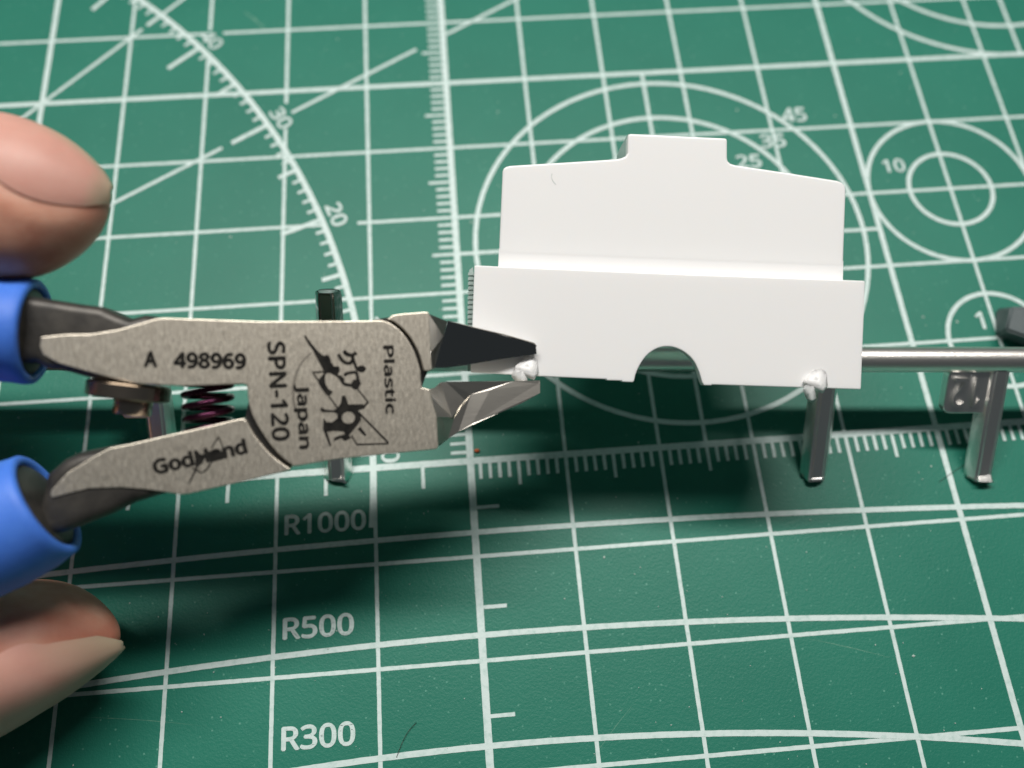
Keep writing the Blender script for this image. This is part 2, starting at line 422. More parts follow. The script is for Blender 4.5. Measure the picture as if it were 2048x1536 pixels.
# ------------------------------------------------------------------ silver sprue frame leaning on its pegs
TX = Vector((1, -0.075, 0)).normalized(); TY = Vector((0.03, 0.772, 0.636)); TY = (TY - TX * TY.dot(TX)).normalized(); TZ = TX.cross(TY)
SPR = Matrix((TX, TY, TZ)).transposed()
def tube_at(x): return Vector((x, 8.13 - 0.075 * x, 8.17))
sprue = thing('plastic_sprue', 'silver plated kit sprue, a long round bar standing on short pegs with a number tag', 'sprue', tube_at(0), SPR)
XS = 1 / TX.x
def sx_(x): return x * XS
bm = tube_bm([(sx_(-62), 0, 0), (sx_(-20), 0, 0), (sx_(30), 0, 0), (sx_(78), 0, 0)], 1.28, 40)
o = from_bm('runner_bar', bm, M['silver'], sprue, True); autosmooth(o, 40)
def peg(x, y0, y1, w0=1.42, w1=1.38, name='peg', topz=0.95, label=None, burr=False, m=None):
    # moulded peg: flat front, sloping flanks, a parting line at the widest point
    def ring(y, s):
        return [(-w0 * s, y, -0.5), (-w0 * s * .98, y, -0.1), (-0.70 * s, y, topz), (0.70 * s, y, topz), (w0 * s * .98, y, -0.1), (w0 * s, y, -0.5), (0.7 * s, y, -1.05), (-0.7 * s, y, -1.05)]
    bm = bmesh.new(); rs = []
    for y, s in ((y0, .95), (y0 + .15, 1.0), ((y0 + y1) / 2, 1.03), (y1 - .15, 1.0), (y1, .9)):
        rs.append([bm.verts.new((sx_(x) + a, b, c)) for a, b, c in ring(y, s)])
    for r, q in zip(rs, rs[1:]):
        for k in range(8): bm.faces.new((r[k], r[(k + 1) % 8], q[(k + 1) % 8], q[k]))
    bm.faces.new(rs[0]); bm.faces.new(rs[-1])
    # the rough nipped-off end
    for v in rs[0] + rs[1]: v.co.y += random.uniform(-.1, .22); v.co.z += random.uniform(-.06, .06)
    bmesh.ops.recalc_face_normals(bm, faces=bm.faces)
    bmesh.ops.bevel(bm, geom=list(bm.edges), offset=0.2, segments=3, affect='EDGES')
    o = from_bm(name, bm, m or M['pegsilver'], sprue); autosmooth(o, 40)
    if burr:                                          # squeezed lip left where the peg was nipped off
        bm = bmesh.new(); X = sx_(x)
        pts = [(X - .55, y0 + .75, topz - .05), (X + .72, y0 + .85, topz - .05), (X - .6, y0 + .1, topz + .42), (X + .1, y0 + .16, topz + .36), (X + .75, y0 + .12, topz + .46), (X - .6, y0 + .0, topz - .3), (X + .75, y0 + .0, topz - .3)]
        for p in pts: bm.verts.new(p)
        bmesh.ops.convex_hull(bm, input=bm.verts); bmesh.ops.bevel(bm, geom=list(bm.edges), offset=0.05, segments=2, affect='EDGES')
        from_bm('nipped_lip', bm, M['pegsilver'], o)
    if label: o['label'] = label
    return o
peg(36.35, -12.85, -0.8); peg(53.65, -12.85, -0.8, burr=True); peg(-13.0, -12.85, -0.8)
peg(-13.0, 0.7, 6.7, 1.30, topz=1.15, m=M['pegdark']); peg(-30.6, -12.85, -0.8); peg(-56, -12.85, -0.8); peg(72, -12.85, -0.8)
# number tag with raised, upside-down 12
def rounded_rect(x0, y0, x1, y1, r, n=5):
    out = []
    for cx, cy, a0 in ((x1 - r, y1 - r, 0), (x0 + r, y1 - r, 90), (x0 + r, y0 + r, 180), (x1 - r, y0 + r, 270)):
        for k in range(n + 1):
            a = math.radians(a0 + 90 * k / n); out.append((cx + r * math.cos(a), cy + r * math.sin(a)))
    return out
tx0, tx1, ty0, ty1 = sx_(48.55), sx_(53.2), -5.55, -0.9
bm = prism_bm([(x, y, 0.55) for x, y in rounded_rect(tx0, ty0, tx1, ty1, 0.75)], -0.55, 0.14, 2)
tg = from_bm('number_tag', bm, M['pegsilver'], sprue)
def tagfn(a, b, c): return (tx0 + 3.45 - a, -1.75 - b, 0.54 + (c + .1) * 1.9)
text_obj('raised_number', '12', lambda a, b, c: tagfn(a, b, c), 2.85, 3.05, M['pegsilver'], tg, 0.0, 0.1)
# second small tag by the left peg and gates that run up behind the white part
bm = prism_bm([(x, y, 0.5) for x, y in rounded_rect(sx_(-34.0), -6.2, sx_(-31.0), -3.6, 0.4)], -0.5, 0.12, 2)
from_bm('small_tag', bm, M['silver'], sprue)
for gx in (8.5, 32.5):
    bm = tube_bm([(sx_(gx), 0, 0.9), (sx_(gx), 0.4, 3.0), (sx_(gx), 0.6, 4.6)], [1.0, .8, .55], 12)
    o = from_bm('gate_post', bm, M['silver'], sprue, True); autosmooth(o)

# ------------------------------------------------------------------ white model part
W = Frame(74.5, 1335, 780)
part = thing('model_part', 'white plastic model part with a stepped face, top tab and arched bottom notch', 'model part', W.loc, FACING)
lower = [(950.5, 530.8), (1340, 547.5), (1728, 561.5), (1730.5, 564), (1722, 777), (1720, 778.6), (1656, 776.5), (1530, 772.5), (1424, 769.0), (1423, 770.8), (1408, 770.3), (1404.5, 764)]
arch = [(1398.5, 743), (1388.5, 721), (1370, 703.5), (1351, 694.5), (1334, 692), (1314, 695.5), (1293.5, 709), (1279.5, 729), (1271, 748)]
lower += smooth_poly([(1404.5, 764)] + arch + [(1268.5, 760.5)], 2)[1:] + [(1266, 764.3), (1245, 763.6), (1243.5, 761.3), (1214, 760.5), (1213, 758.2), (1080, 752.5), (942, 744.6), (940.8, 743), (945, 640), (948.7, 532.5)]
bm = prism_bm(W.pts(lower, 0), -1.3, 0.10, 2)
from_bm('lower_panel', bm, M['white'], part)
UC = -1.1
upper = [(996.7, 534), (1005, 343), (1007, 337), (1012, 333.2), (1020.5, 331), (1120, 325), (1231.7, 318), (1243, 315.8), (1251, 312), (1255, 306), (1255.5, 273), (1257, 268.5), (1261.5, 267.2),
         (1449, 276), (1453, 277.2), (1454.6, 281), (1454.5, 316), (1456, 322), (1461, 326.8), (1471.7, 330), (1580, 346), (1674.7, 361), (1684, 364.5), (1690, 370.5), (1692, 378), (1685.4, 566)]
bm = prism_bm(W.pts(upper, UC), -2.3, 0.16, 3)
from_bm('upper_panel', bm, M['white'], part)
# concave fillet where the upper face runs out to the ledge of the lower block
bm = bmesh.new(); rows = []
for k in range(13):
    t = k / 12                                   # 0 = on the upper face, 1 = at the ledge
    c = UC - 0.004 + 0.115 * t ** 2.2
    row = []
    for j in range(25):
        s = j / 24
        uL, uR = 998.0 - 1.6 * t, 1686.6 - 1.0 * t
        vL, vR = 497 + 37 * t, 522 + 40 * t
        row.append(bm.verts.new(W(uL + (uR - uL) * s, vL + (vR - vL) * s, c)))
    rows.append(row)
for r, q in zip(rows, rows[1:]):
    for a in range(24): bm.faces.new((r[a], r[a + 1], q[a + 1], q[a]))
from_bm('ledge_fillet', bm, M['white'], part, True)
# side walls of the hollow shell, running back from the face
def wall(name, pts, c0, c1, thick, m, taper=0.0):
    bm = bmesh.new(); P = [Vector(W(u, v, c0)) for u, v in pts]; n = len(P); L = []
    cen = sum(P, Vector()) / n; cen = Vector(W(1335, 560, c0))
    for i, p in enumerate(P):
        t = (P[min(n - 1, i + 1)] - P[max(0, i - 1)]).normalized(); nn = Vector((t.y, -t.x, 0))
        if nn.dot(cen - p) < 0: nn = -nn
        o1 = p + nn * .03; i1 = p + nn * thick
        L.append([bm.verts.new((o1.x, o1.y, c0)), bm.verts.new((i1.x, i1.y, c0)), bm.verts.new((i1.x + nn.x * taper, i1.y + nn.y * taper, c1)), bm.verts.new((o1.x + nn.x * taper, o1.y + nn.y * taper, c1))])
    for a, b in zip(L, L[1:]):
        for k in range(4): bm.faces.new((a[k], a[(k + 1) % 4], b[(k + 1) % 4], b[k]))
    bm.faces.new(L[0]); bm.faces.new(L[-1])
    return from_bm(name, bm, m, part)
wall('side_wall', [(943, 740), (947.5, 640), (951.5, 534)], -1.31, -6.2, 0.9, M['white'], 0.15)
wall('side_wall', [(1719, 774), (1727.5, 565)], -1.31, -6.2, 0.9, M['white'], 0.15)
wall('top_wall', [(999, 533), (1007, 345), (1013, 336), (1021, 333.5), (1232, 320.5)], -2.31, -6.0, 0.9, M['white'], 0.1)
wall('top_wall', [(1473, 333), (1674, 363.5), (1686, 371), (1689, 380), (1683, 560)], -2.31, -6.0, 0.9, M['white'], 0.1)
# sloping cheek of the tab, its left flank shows
bm = bmesh.new()
k = [W(1256.5, 269, -2.2), W(1256.5, 319, -2.2), W(1233, 321, -7.0), W(1233.5, 313, -7.0), W(1238, 300, -6.4), W(1253.5, 272, -3.0)]
k2 = [(a + 0.7, b, c) for a, b, c in k]
f = [bm.verts.new(p) for p in k]; g = [bm.verts.new(p) for p in k2]
bm.faces.new(f); bm.faces.new(list(reversed(g)))
for i in range(6): bm.faces.new((f[i], g[i], g[(i + 1) % 6], f[(i + 1) % 6]))
from_bm('tab_cheek', bm, M['shadeside'], part)
# ribbed strip peeping out along the left edge
bm = bmesh.new()
for i in range(11):
    t = i / 10; u = 937.2 - 1.5 * t; v = 545 + 96 * t
    a = [W(u - 1, v, -1.8), W(u + 10, v - 1, -1.75), W(u + 10, v + 5, -1.75), W(u - 1, v + 5.6, -1.8)]
    b = [(p[0], p[1], -3.4) for p in a]
    f = [bm.verts.new(p) for p in a]; g = [bm.verts.new(p) for p in b]
    bm.faces.new(f); bm.faces.new(list(reversed(g)))
    for q in range(4): bm.faces.new((f[q], g[q], g[(q + 1) % 4], f[(q + 1) % 4]))
prism_bm(W.pts([(938.5, 540), (946, 534), (946, 738), (935, 742)], -1.9), -3.6, 0, 1, bm)
from_bm('ribbed_edge', bm, M['shadeside'], part)
# nipped gate stubs
def hull(name, pts, m, parent, sub=1):
    bm = bmesh.new()
    for p in pts: bm.verts.new(p)
    r = bmesh.ops.convex_hull(bm, input=bm.verts)
    bmesh.ops.delete(bm, geom=[e for e in r['geom_unused'] + r['geom_interior'] if isinstance(e, bmesh.types.BMVert)], context='VERTS')
    bmesh.ops.bevel(bm, geom=list(bm.edges), offset=0.05, segments=2, affect='EDGES')
    bmesh.ops.triangulate(bm, faces=bm.faces)
    bmesh.ops.subdivide_edges(bm, edges=bm.edges, cuts=1, use_grid_fill=True)
    for v in bm.verts: v.co += Vector((noise.noise(v.co * 3.1), noise.noise(v.co * 3.1 + Vector((9, 0, 0))), noise.noise(v.co * 3.1 + Vector((0, 9, 0))))) * 0.035
    return from_bm(name, bm, m, parent, True)
def stub(du, dv, flip, parent):
    q = lambda u, v, c: W(1052 + (u - 1052) * 1.15 + du, 742 + (v - 742) * 1.15 + dv, c * .62)
    o = hull('gate_stub', [q(1050, 716, .03), q(1064, 714, .05), q(1073, 722, .1), q(1075, 744, .1), q(1066, 759, .5), q(1044, 742, 1.0), q(1034, 733, .7), q(1028, 742, .1), q(1058, 735, 1.0), q(1066, 748, 1.05)], M['cutwhite'], parent)
    b = hull('torn_burr', [q(1028, 744, .1), q(1034, 734, .5), q(1046, 741, 1.1), q(1056, 757, 1.0), q(1054, 764, .6), q(1036, 765, .5), q(1026, 752, .3)] if not flip else
             [q(1034, 744, .1), q(1040, 734, .5), q(1050, 743, 1.0), q(1056, 768, .8), q(1048, 776, .5), q(1036, 768, .4), q(1030, 752, .3)], M['cutwhite'], o)
    return o
stub(0, 0, False, part); stub(578, 26, True, part)
# faint surface hair-scratch
cu = [W(u, v, UC + 0.02) for u, v in smooth_poly([(1104, 347), (1103, 354), (1105, 362), (1112, 369)], 2)]
from_bm('surface_scratch', tube_bm(cu, 0.016, 5), M['shadeside'], part)

# ------------------------------------------------------------------ nipper
G = Frame(69.9, 850, 780, 10.0)
nip = thing('cutting_nipper', 'slim steel plastic nipper with blue handle grips, blades closing on the white part', 'nipper', G.loc, G.m)
BACK = -4.4
arcA = [(764, 640.5), (779, 645), (796, 656.5), (813, 675), (826, 697), (834.5, 718), (841, 742)]
faceA = [(82, 674), (131, 668.5), (180, 668), (232, 660), (273, 649), (309, 638), (325, 635.8), (342, 636), (420, 639), (519, 642.3), (644, 642), (700, 641.8)] + smooth_poly(arcA, 2) + \
        [(841.5, 760), (844, 775), (858.5, 778.5), (862, 792), (866, 808), (874, 834), (876.5, 890), (875.5, 896), (871, 898.5), (786, 907), (671, 918.5), (590, 932.5)] + \
        smooth_poly([(587, 932), (570, 920), (547, 898), (524, 866), (505, 833), (497, 806), (495, 779)], 2) + \
        [(493, 770), (485, 767.5), (430, 770), (369, 772), (273, 767), (235, 759), (164, 740), (115, 726), (86, 710), (78.5, 693)]
bm = prism_bm(G.pts(faceA, 0), BACK, 0.07, 2)
upA = from_bm('upper_handle', bm, M['steel'], nip)
darkA = [(20, 588), (63, 592), (96, 597), (153, 606), (202, 612.5), (232, 627), (258, 637), (287, 629), (309, 632), (335, 640), (300, 700), (273, 768), (232, 765), (191, 760), (115, 738), (90, 737), (68, 724), (20, 730)]
bm = prism_bm(G.pts(darkA, -0.12), BACK + .3, 0.9, 4)
o = from_bm('forged_shank', bm, M['darksteel'], upA); autosmooth(o, 50)
# other half: jaw block above and lower handle
jawB = [(775, 638), (786, 630), (808, 627), (852, 623.6), (857, 625.2), (858.7, 629), (860, 669), (861.5, 700), (864, 738), (858, 742), (849, 741.5)] + list(reversed(smooth_poly([(788, 643), (804, 655), (821, 674), (834, 697), (842, 717), (847, 738)], 2)))
bm = prism_bm(G.pts(jawB, -0.02), BACK, 0.07, 2)
jb = from_bm('upper_jaw', bm, M['steel'], nip)
faceB = [(103, 980), (134, 946), (188, 912.5), (219, 896), (260, 888), (314, 875.5), (410, 854), (480, 837.5), (487, 837.5), (492, 841)] + smooth_poly([(493, 842), (502, 860), (517, 882), (540, 908), (562, 926), (580, 937)], 2) + \
        [(579, 941), (535, 951), (500, 960), (424, 977), (379, 987.5), (362, 989), (330, 984), (290, 979), (241, 975), (179, 977), (134, 988), (104, 996), (100, 990)]
bm = prism_bm(G.pts(faceB, 0), BACK, 0.07, 2)
lowB = from_bm('lower_handle', bm, M['steel'], nip)
darkB = [(90, 950), (125, 920), (156, 906), (219, 894), (260, 890), (350, 930), (335, 986), (268, 1006.5), (223, 1029), (179, 1046), (134, 1064), (98, 1074), (60, 1080)]
bm = prism_bm(G.pts(darkB, -0.12), BACK + .3, 1.1, 4)
o = from_bm('forged_shank', bm, M['darksteel'], lowB); autosmooth(o, 50)
# dark hinge core that shows as the black joint line
core = [(735, 642.5), (764, 636.5), (800, 632), (849, 650), (857, 738), (845, 770), (840, 880), (600, 915), (575, 936), (520, 930), (488, 850), (500, 790), (560, 660), (700, 645)]
bm = prism_bm(G.pts(core, -0.7), BACK + .5, 0, 1)
from_bm('hinge_core', bm, M['gap'], nip)

def poly(name, verts, faces, m, parent):
    bm = bmesh.new(); v = [bm.verts.new(G(*p)) for p in verts]
    for f in faces: bm.faces.new([v[i] for i in f])
    bmesh.ops.recalc_face_normals(bm, faces=bm.faces)
    return from_bm(name, bm, m, parent)
# upper blade: sloping shoulder, then a polished wedge
UB = [(857, 627.5, -.1), (862, 705, -.1), (864, 740, -.1), (894, 642.3, -1.2), (887, 672, -1.45), (871, 709, -1.75), (869, 737, -2.0),
      (857, 629, -4.3), (864, 740, -4.3), (894, 644, -4.3), (869, 737, -4.2)]
poly('jaw_shoulder', UB, [(0, 3, 4, 1), (1, 4, 5), (1, 5, 6, 2), (0, 7, 9, 3), (2, 6, 10, 8), (3, 9, 10, 6, 5, 4), (0, 1, 2, 8, 7)], M['steel2'], jb)
def ubc(u, v): return -1.15 - .001 * (u - 895) - .01505 * (v - 642)
BL = [(u, v, ubc(u, v)) for u, v in ((895, 641.8), (1069, 687.3), (1072, 692.5), (1073, 708), (1008, 717.3), (946, 727.6), (893, 735.5), (869.5, 735.5), (871, 708), (887, 672))] + [
      (895, 643.5, -4.0), (1068, 690, -2.75), (1072, 707, -2.7), (1008, 716.5, -2.8), (893, 734, -3.3), (870, 734, -4.1)]
bl = poly('upper_blade', BL, [(0, 1, 2, 3, 4, 5, 6, 7, 8, 9)], M['blade'], jb)
bm = bmesh.new()
vv = [bm.verts.new(G(*p)) for p in BL]
cen = bm.verts.new(G(930, 690, ubc(930, 690) + .03)); c2 = bm.verts.new(G(1020, 698, ubc(1020, 698) + .05))
for a, b in ((6, 7), (7, 8), (8, 9), (9, 0)): bm.faces.new((vv[a], vv[b], cen))
bm.faces.new((vv[0], vv[1], c2, cen)); bm.faces.new((vv[1], vv[2], c2)); bm.faces.new((vv[2], vv[3], c2)); bm.faces.new((vv[3], vv[4], c2)); bm.faces.new((vv[4], vv[5], cen, c2)); bm.faces.new((vv[5], vv[6], cen))
for f in ((0, 10, 11, 1), (1, 11, 12, 3, 2), (3, 12, 13, 4), (4, 13, 14, 6, 5), (6, 14, 15, 7), (7, 15, 10, 0, 9, 8), (10, 15, 14, 13, 12, 11)): bm.faces.new([vv[i] for i in f])
bpy.data.objects.remove(bl)
bl = from_bm('upper_blade', bm, M['blade'], jb)
# bright ground rim along the blade's back
rim = [(895, 640.8), (950, 655), (1008, 668.5), (1068, 685.5), (1072.5, 691)]
cc = (-1.2, -1.5, -1.75, -2.0, -2.2)
from_bm('blade_rim', tube_bm([G(u, v + 1, c - .02) for (u, v), c in zip(rim, cc)], 0.06, 6), M['steel2'], bl)
# lower blade
LB = [(846, 776, -.25), (858, 778.5, -.2), (869, 776, -.9), (881, 765, -1.7), (892, 763.5, -1.9), (1025, 762.5, -2.35), (1080, 760.8, -2.45), (1080, 786, -2.3), (1075, 788.5, -2.28), (1046, 805, -2.15), (998, 826, -1.95),
      (946, 849, -1.7), (917, 863, -1.6), (896, 878, -1.45), (879, 892, -.9), (876, 890, -.25), (874, 834, -.2), (866, 808, -.2), (862, 792, -.2)]
inner = [(904, 835, -1.2), (884, 836, -.75), (930, 800, -2.15), (942, 789, -2.12), (980, 780, -2.15), (1076, 767.5, -2.42), (944, 848, -1.72), (908, 838, -1.6)]
allv = LB + inner; nl = len(LB)
A, B_, C_, D_, E_, F_, H_, J_ = range(nl, nl + 8)
faces = [(1, 2, A, B_, 16, 17, 18), (2, 3, 4, C_, J_, A), (4, 5, E_, D_, C_), (5, 6, F_, E_), (F_, 6, 7), (D_, E_, F_, 7, 8, 9, 10, 11, H_), (C_, D_, H_, 12, 13, J_), (A, J_, 13, 14, 15, 16, B_), (H_, 11, 12)]
bm = bmesh.new(); vv = [bm.verts.new(G(*p)) for p in allv]; fs = []
for f in faces: fs.append(bm.faces.new([vv[i] for i in f]))
bk = [bm.verts.new(G(u, v, min(-2.95, c - .5) if 4 < i < 10 else -4.2)) for i, (u, v, c) in enumerate(LB)]
for i in range(1, 18): bm.faces.new((vv[i], bk[i], bk[i + 1], vv[i + 1]))
bm.faces.new((vv[18], bk[18], bk[1], vv[1])); bm.faces.new(list(reversed(bk[1:])))
bm.verts.remove(vv[0]); bm.verts.remove(bk[0])
bmesh.ops.recalc_face_normals(bm, faces=bm.faces)
from_bm('lower_jaw', bm, M['steel2'], upA)
# grips
def grip(name, axis, hh_, hd, parent, cz=-2.4):
    """sleeve along a drawn centre line, open towards the jaws"""
    bm = bmesh.new(); rings = []; seg = 48
    n = len(axis)
    P = [Vector(G(u, v, cz)) for u, v in axis]
    prof = []                                         # (index position, radial factor)
    for i in range(n): prof.append((P[i], hh_[i], hd[i], i))
    def ring(p, t, a, b):
        s = Vector((-t.y, t.x, 0)).normalized(); return [bm.verts.new(p + s * a * math.sin(2 * math.pi * k / seg) + Vector((0, 0, 1)) * b * math.cos(2 * math.pi * k / seg)) for k in range(seg)]
    t0 = (P[0] - P[1]).normalized()
    # inside of the mouth, rolled lip, outside
    for back, s, sd in ((2.0, .80, .78), (.45, .80, .78), (.12, .825, .81), (.02, .86, .85), (0, .90, .90), (.06, .95, .95), (.2, .985, .985)):
        rings.append(ring(P[0] - t0 * back, t0, hh_[0] * s, hd[0] * sd))
    for i in range(n):
        t = (P[max(0, i - 1)] - P[min(n - 1, i + 1)]).normalized()
        p = P[i] - (t0 * .7 if i == 0 else Vector()); rings.append(ring(p, t, hh_[i], hd[i]))
    for r, q in zip(rings, rings[1:]):
        for k in range(seg): bm.faces.new((r[k], r[(k + 1) % seg], q[(k + 1) % seg], q[k]))
    bm.faces.new(rings[-1])
    o = from_bm(name, bm, M['blue'], parent, True)
    bm = bmesh.new(); rr = []
    for back, sc_ in ((1.8, .84), (.35, .82), (.1, .72), (-.05, .5), (-.1, .2)):
        ss = Vector((-t0.y, t0.x, 0)).normalized(); p = P[0] - t0 * back
        rr.append([bm.verts.new(p + ss * hh_[0] * sc_ * math.sin(2 * math.pi * k / seg) + Vector((0, 0, 1)) * hd[0] * sc_ * math.cos(2 * math.pi * k / seg)) for k in range(seg)])
    for r, q in zip(rr, rr[1:]):
        for k in range(seg): bm.faces.new((r[k], r[(k + 1) % seg], q[(k + 1) % seg], q[k]))
    bm.faces.new(rr[0]); bm.faces.new(rr[-1])
    from_bm('handle_root', bm, M['darksteel'], parent, True)
    return o
grip('blue_grip', [(74, 664), (30, 661), (-40, 655), (-160, 642), (-380, 600), (-700, 520), (-1100, 430)], [4.15, 4.05, 4.1, 4.3, 4.6, 4.9, 3.6], [4.3, 4.4, 4.5, 4.6, 4.9, 5.0, 3.8], upA)
grip('blue_grip', [(98, 1006), (56, 1029), (0, 1056), (-120, 1108), (-360, 1200), (-700, 1290), (-1100, 1360)], [4.45, 4.65, 4.85, 4.9, 5.0, 5.1, 3.8], [4.5, 4.6, 4.7, 4.8, 5.0, 5.1, 3.9], lowB)
# return spring between the handles
path = []
turns = 4.6; n = int(turns * 28)
for i in range(n + 1):
    t = i / n; a = 2 * math.pi * turns * t
    u0, v0 = 414 + 4 * t, 750 + 112 * t
    x, y, z = G(u0, v0, -2.7)
    path.append((x + 1.82 * math.cos(a), y + 0.18 * math.cos(a), z + 1.82 * math.sin(a)))
from_bm('return_spring', tube_bm(path, 0.27, 8), M['spring'], nip, True)
# stop screw: knurled disc on a stud under the upper handle
def disc(name, u, v, c, r, h0, h1, m, parent, seg=48, knurl=0.0, tilt=0.13):
    bm = bmesh.new(); rings = []
    cx, cy, cz = G(u, v, c)
    for y, s in ((h0, .93), (h0 + .12, 1), (h1 - .12, 1), (h1, .93)):
        rings.append([bm.verts.new((cx + (r * s + (knurl if k % 2 else 0)) * math.cos(2 * math.pi * k / seg) + y * tilt, cy + y - tilt * (r * s) * math.cos(2 * math.pi * k / seg), cz + r * s * math.sin(2 * math.pi * k / seg))) for k in range(seg)])
    for a, b in zip(rings, rings[1:]):
        for k in range(seg): bm.faces.new((a[k], a[(k + 1) % seg], b[(k + 1) % seg], b[k]))
    bm.faces.new(rings[0]); bm.faces.new(rings[-1])
    o = from_bm(name, bm, m, parent); autosmooth(o, 40 if not knurl else 15); return o
sw = disc('stop_screw', 257, 782, -2.6, 3.1, -.62, .62, M['screw'], upA, 72, -0.05)
disc('screw_stud', 266, 812, -2.6, 1.45, -.7, .7, M['screw'], sw, 24)
disc('screw_neck', 250, 764, -2.6, 1.2, -.8, .6, M['screw'], sw, 24, 0, 0)

# markings on the ground faces, lifted a hair so that they read as etched ink
EC = 0.012
def etched(body, u0, v0, u1, v1, height_px, parent, offset=0.0, spacing=1.0, ref=None):
    """text whose base line runs from (u0, v0) to (u1, v1)"""
    hgt = (Vector(G(u0, v0, EC)) - Vector(G(u0 + height_px * (v1 - v0) / math.hypot(u1 - u0, v1 - v0), v0 - height_px * (u1 - u0) / math.hypot(u1 - u0, v1 - v0), EC))).length
    p = Vector(G(u0, v0, EC)); q = Vector(G(u1, v1, EC)); d = (q - p); L = d.length; d.normalize(); nrm = Vector((-d.y, d.x, 0))
    text_obj('etched_lettering', body, lambda a, b, c: p + d * a + nrm * b, L, hgt, M['etch'], parent, offset, 0.0, spacing, ref)
etched('A', 287, 735, 314.5, 735.5, 34, upA, 0.045)
etched('498969', 346, 737, 492.5, 739.5, 34, upA, 0.045)
etched('SPN-120', 533.5, 683, 543.5, 883, 37, upA, 0.03)
etched('Japan', 592.5, 768, 598.5, 899, 32, upA, 0.034, 1.0, 0.73)
etched('Plastic', 765.5, 691, 771, 829, 27, upA, 0.03, 1.0, 0.73)
etched('GodHand', 309, 951, 497, 907, 33, lowB, 0.045)

def logo_fn(ox, oy, k, lift):
    return lambda x, y: G(ox + x / k, oy + y / k, EC + lift)
def strokes(name, items, fn, m, parent):
    vs, fs = [], []
    for pts, wd in items:
        pts = smooth_poly(pts, 2); n = len(pts); base = len(vs)
        for i, p in enumerate(pts):
            a, b = pts[max(0, i - 1)], pts[min(n - 1, i + 1)]; dx, dy = b[0] - a[0], b[1] - a[1]; L = math.hypot(dx, dy) or 1
            ww = (wd if not isinstance(wd, tuple) else wd[0] + (wd[1] - wd[0]) * i / (n - 1)) / 2 * random.uniform(.9, 1.1)
            vs.append(fn(p[0] - dy / L * ww, p[1] + dx / L * ww)); vs.append(fn(p[0] + dy / L * ww, p[1] - dx / L * ww))
            if i: k = base + 2 * i; fs.append((k - 2, k - 1, k + 1, k))
    return pydata(name, vs, fs, m, parent)
K = 5.908
l1 = logo_fn(580, 650, K, 0.0); l2 = logo_fn(580, 650, K, 0.004); l3 = logo_fn(580, 650, K, -0.004)
slash = [(160, 122), (188, 125), (240, 200), (340, 320), (400, 365), (440, 350), (472, 380), (487, 440), (522, 488), (582, 488), (590, 540), (565, 590), (605, 595), (640, 630), (645, 680), (720, 695), (752, 645), (800, 640), (832, 700),
         (805, 762), (760, 765), (720, 732), (650, 725), (608, 690), (570, 628), (535, 603), (470, 566), (440, 566), (420, 585), (412, 625), (422, 700), (455, 757), (505, 785), (485, 825), (440, 835), (395, 785), (338, 695), (330, 655), (398, 572), (393, 540), (375, 500), (325, 410), (275, 310), (205, 210)]
filled('brush_emblem', [slash], l1, M['etch'], upA)
star = [(615, 832), (652, 835), (692, 938), (870, 935), (884, 985), (805, 1012), (832, 1050), (842, 1120), (792, 1192), (742, 1250), (700, 1300), (722, 1338), (650, 1372), (600, 1338), (520, 1375), (525, 1330), (580, 1306), (648, 1290), (640, 1262), (520, 1252),
        (440, 1262), (488, 1420), (470, 1442), (438, 1360), (388, 1230), (398, 1095), (432, 1148), (500, 1148), (560, 1098), (558, 1052), (520, 1032), (380, 1032), (355, 1002), (368, 972), (420, 998), (520, 1008), (570, 968), (598, 925)]
hole = [(690 + 78 * math.cos(a * .4488), 1095 + 72 * math.sin(a * .4488)) for a in range(14)]
filled('brush_emblem', [star, hole], l1, M['etch'], upA)
blob = [(845 + 55 * math.cos(a * .4488), 520 + 42 * math.sin(a * .4488)) for a in range(14)]
filled('brush_emblem', [blob], l3, M['etch'], upA)
strokes('brush_emblem', [([(640, 300), (655, 340), (735, 365), (785, 325)], 46), ([(570, 345), (615, 425), (690, 462), (745, 425), (740, 360)], 40), ([(735, 370), (765, 460), (800, 545), (870, 520)], 38),
                         ([(640, 600), (670, 570), (725, 562), (790, 555), (800, 640), (825, 700)], 36)], l2, M['etch'], upA)
strokes('bolt_outline', [([(265, 560), (405, 553)], 20), ([(270, 560), (330, 655), (480, 870), (565, 985)], 18), ([(805, 765), (925, 912)], 18), ([(925, 908), (862, 985)], 22), ([(812, 1035), (1165, 1395)], 24), ([(1165, 1402), (788, 1412)], 20),
                         ([(790, 1412), (725, 1305)], 20), ([(815, 1215), (895, 1308)], (50, 22))], logo_fn(580, 650, K, 0.007), M['etch'], upA)
strokes('faint_ring', [([(250, 330), (140, 430), (75, 560), (45, 700), (35, 820), (50, 960), (110, 1070)], (18, 34))], logo_fn(580, 650, K, -.008), M['etch_faint'], upA)
K2 = 7.877
g1 = logo_fn(270, 860, K2, 0.004); g2 = logo_fn(270, 860, K2, 0.008)
filled('brush_emblem', [[(925, 360), (985, 340), (1050, 400), (1110, 420), (1060, 530), (1000, 570), (945, 560), (950, 480)], ], g1, M['etch'], lowB)
filled('brush_emblem', [[(1095, 350), (1180, 330), (1260, 345), (1410, 330), (1440, 440), (1300, 480), (1190, 520), (1170, 440), (1110, 410)]], g1, M['etch'], lowB)
strokes('brush_emblem', [([(845, 850), (900, 740), (950, 640), (990, 540)], (14, 44)), ([(900, 600), (990, 640), (1060, 685)], (26, 16)), ([(1200, 500), (1150, 610), (1060, 670)], 26), ([(1000, 430), (1150, 400), (1420, 380)], 60),
                         ([(1205, 290), (1260, 190), (1320, 110)], 22), ([(1320, 115), (1370, 230), (1410, 340)], 22)], g2, M['etch'], lowB)

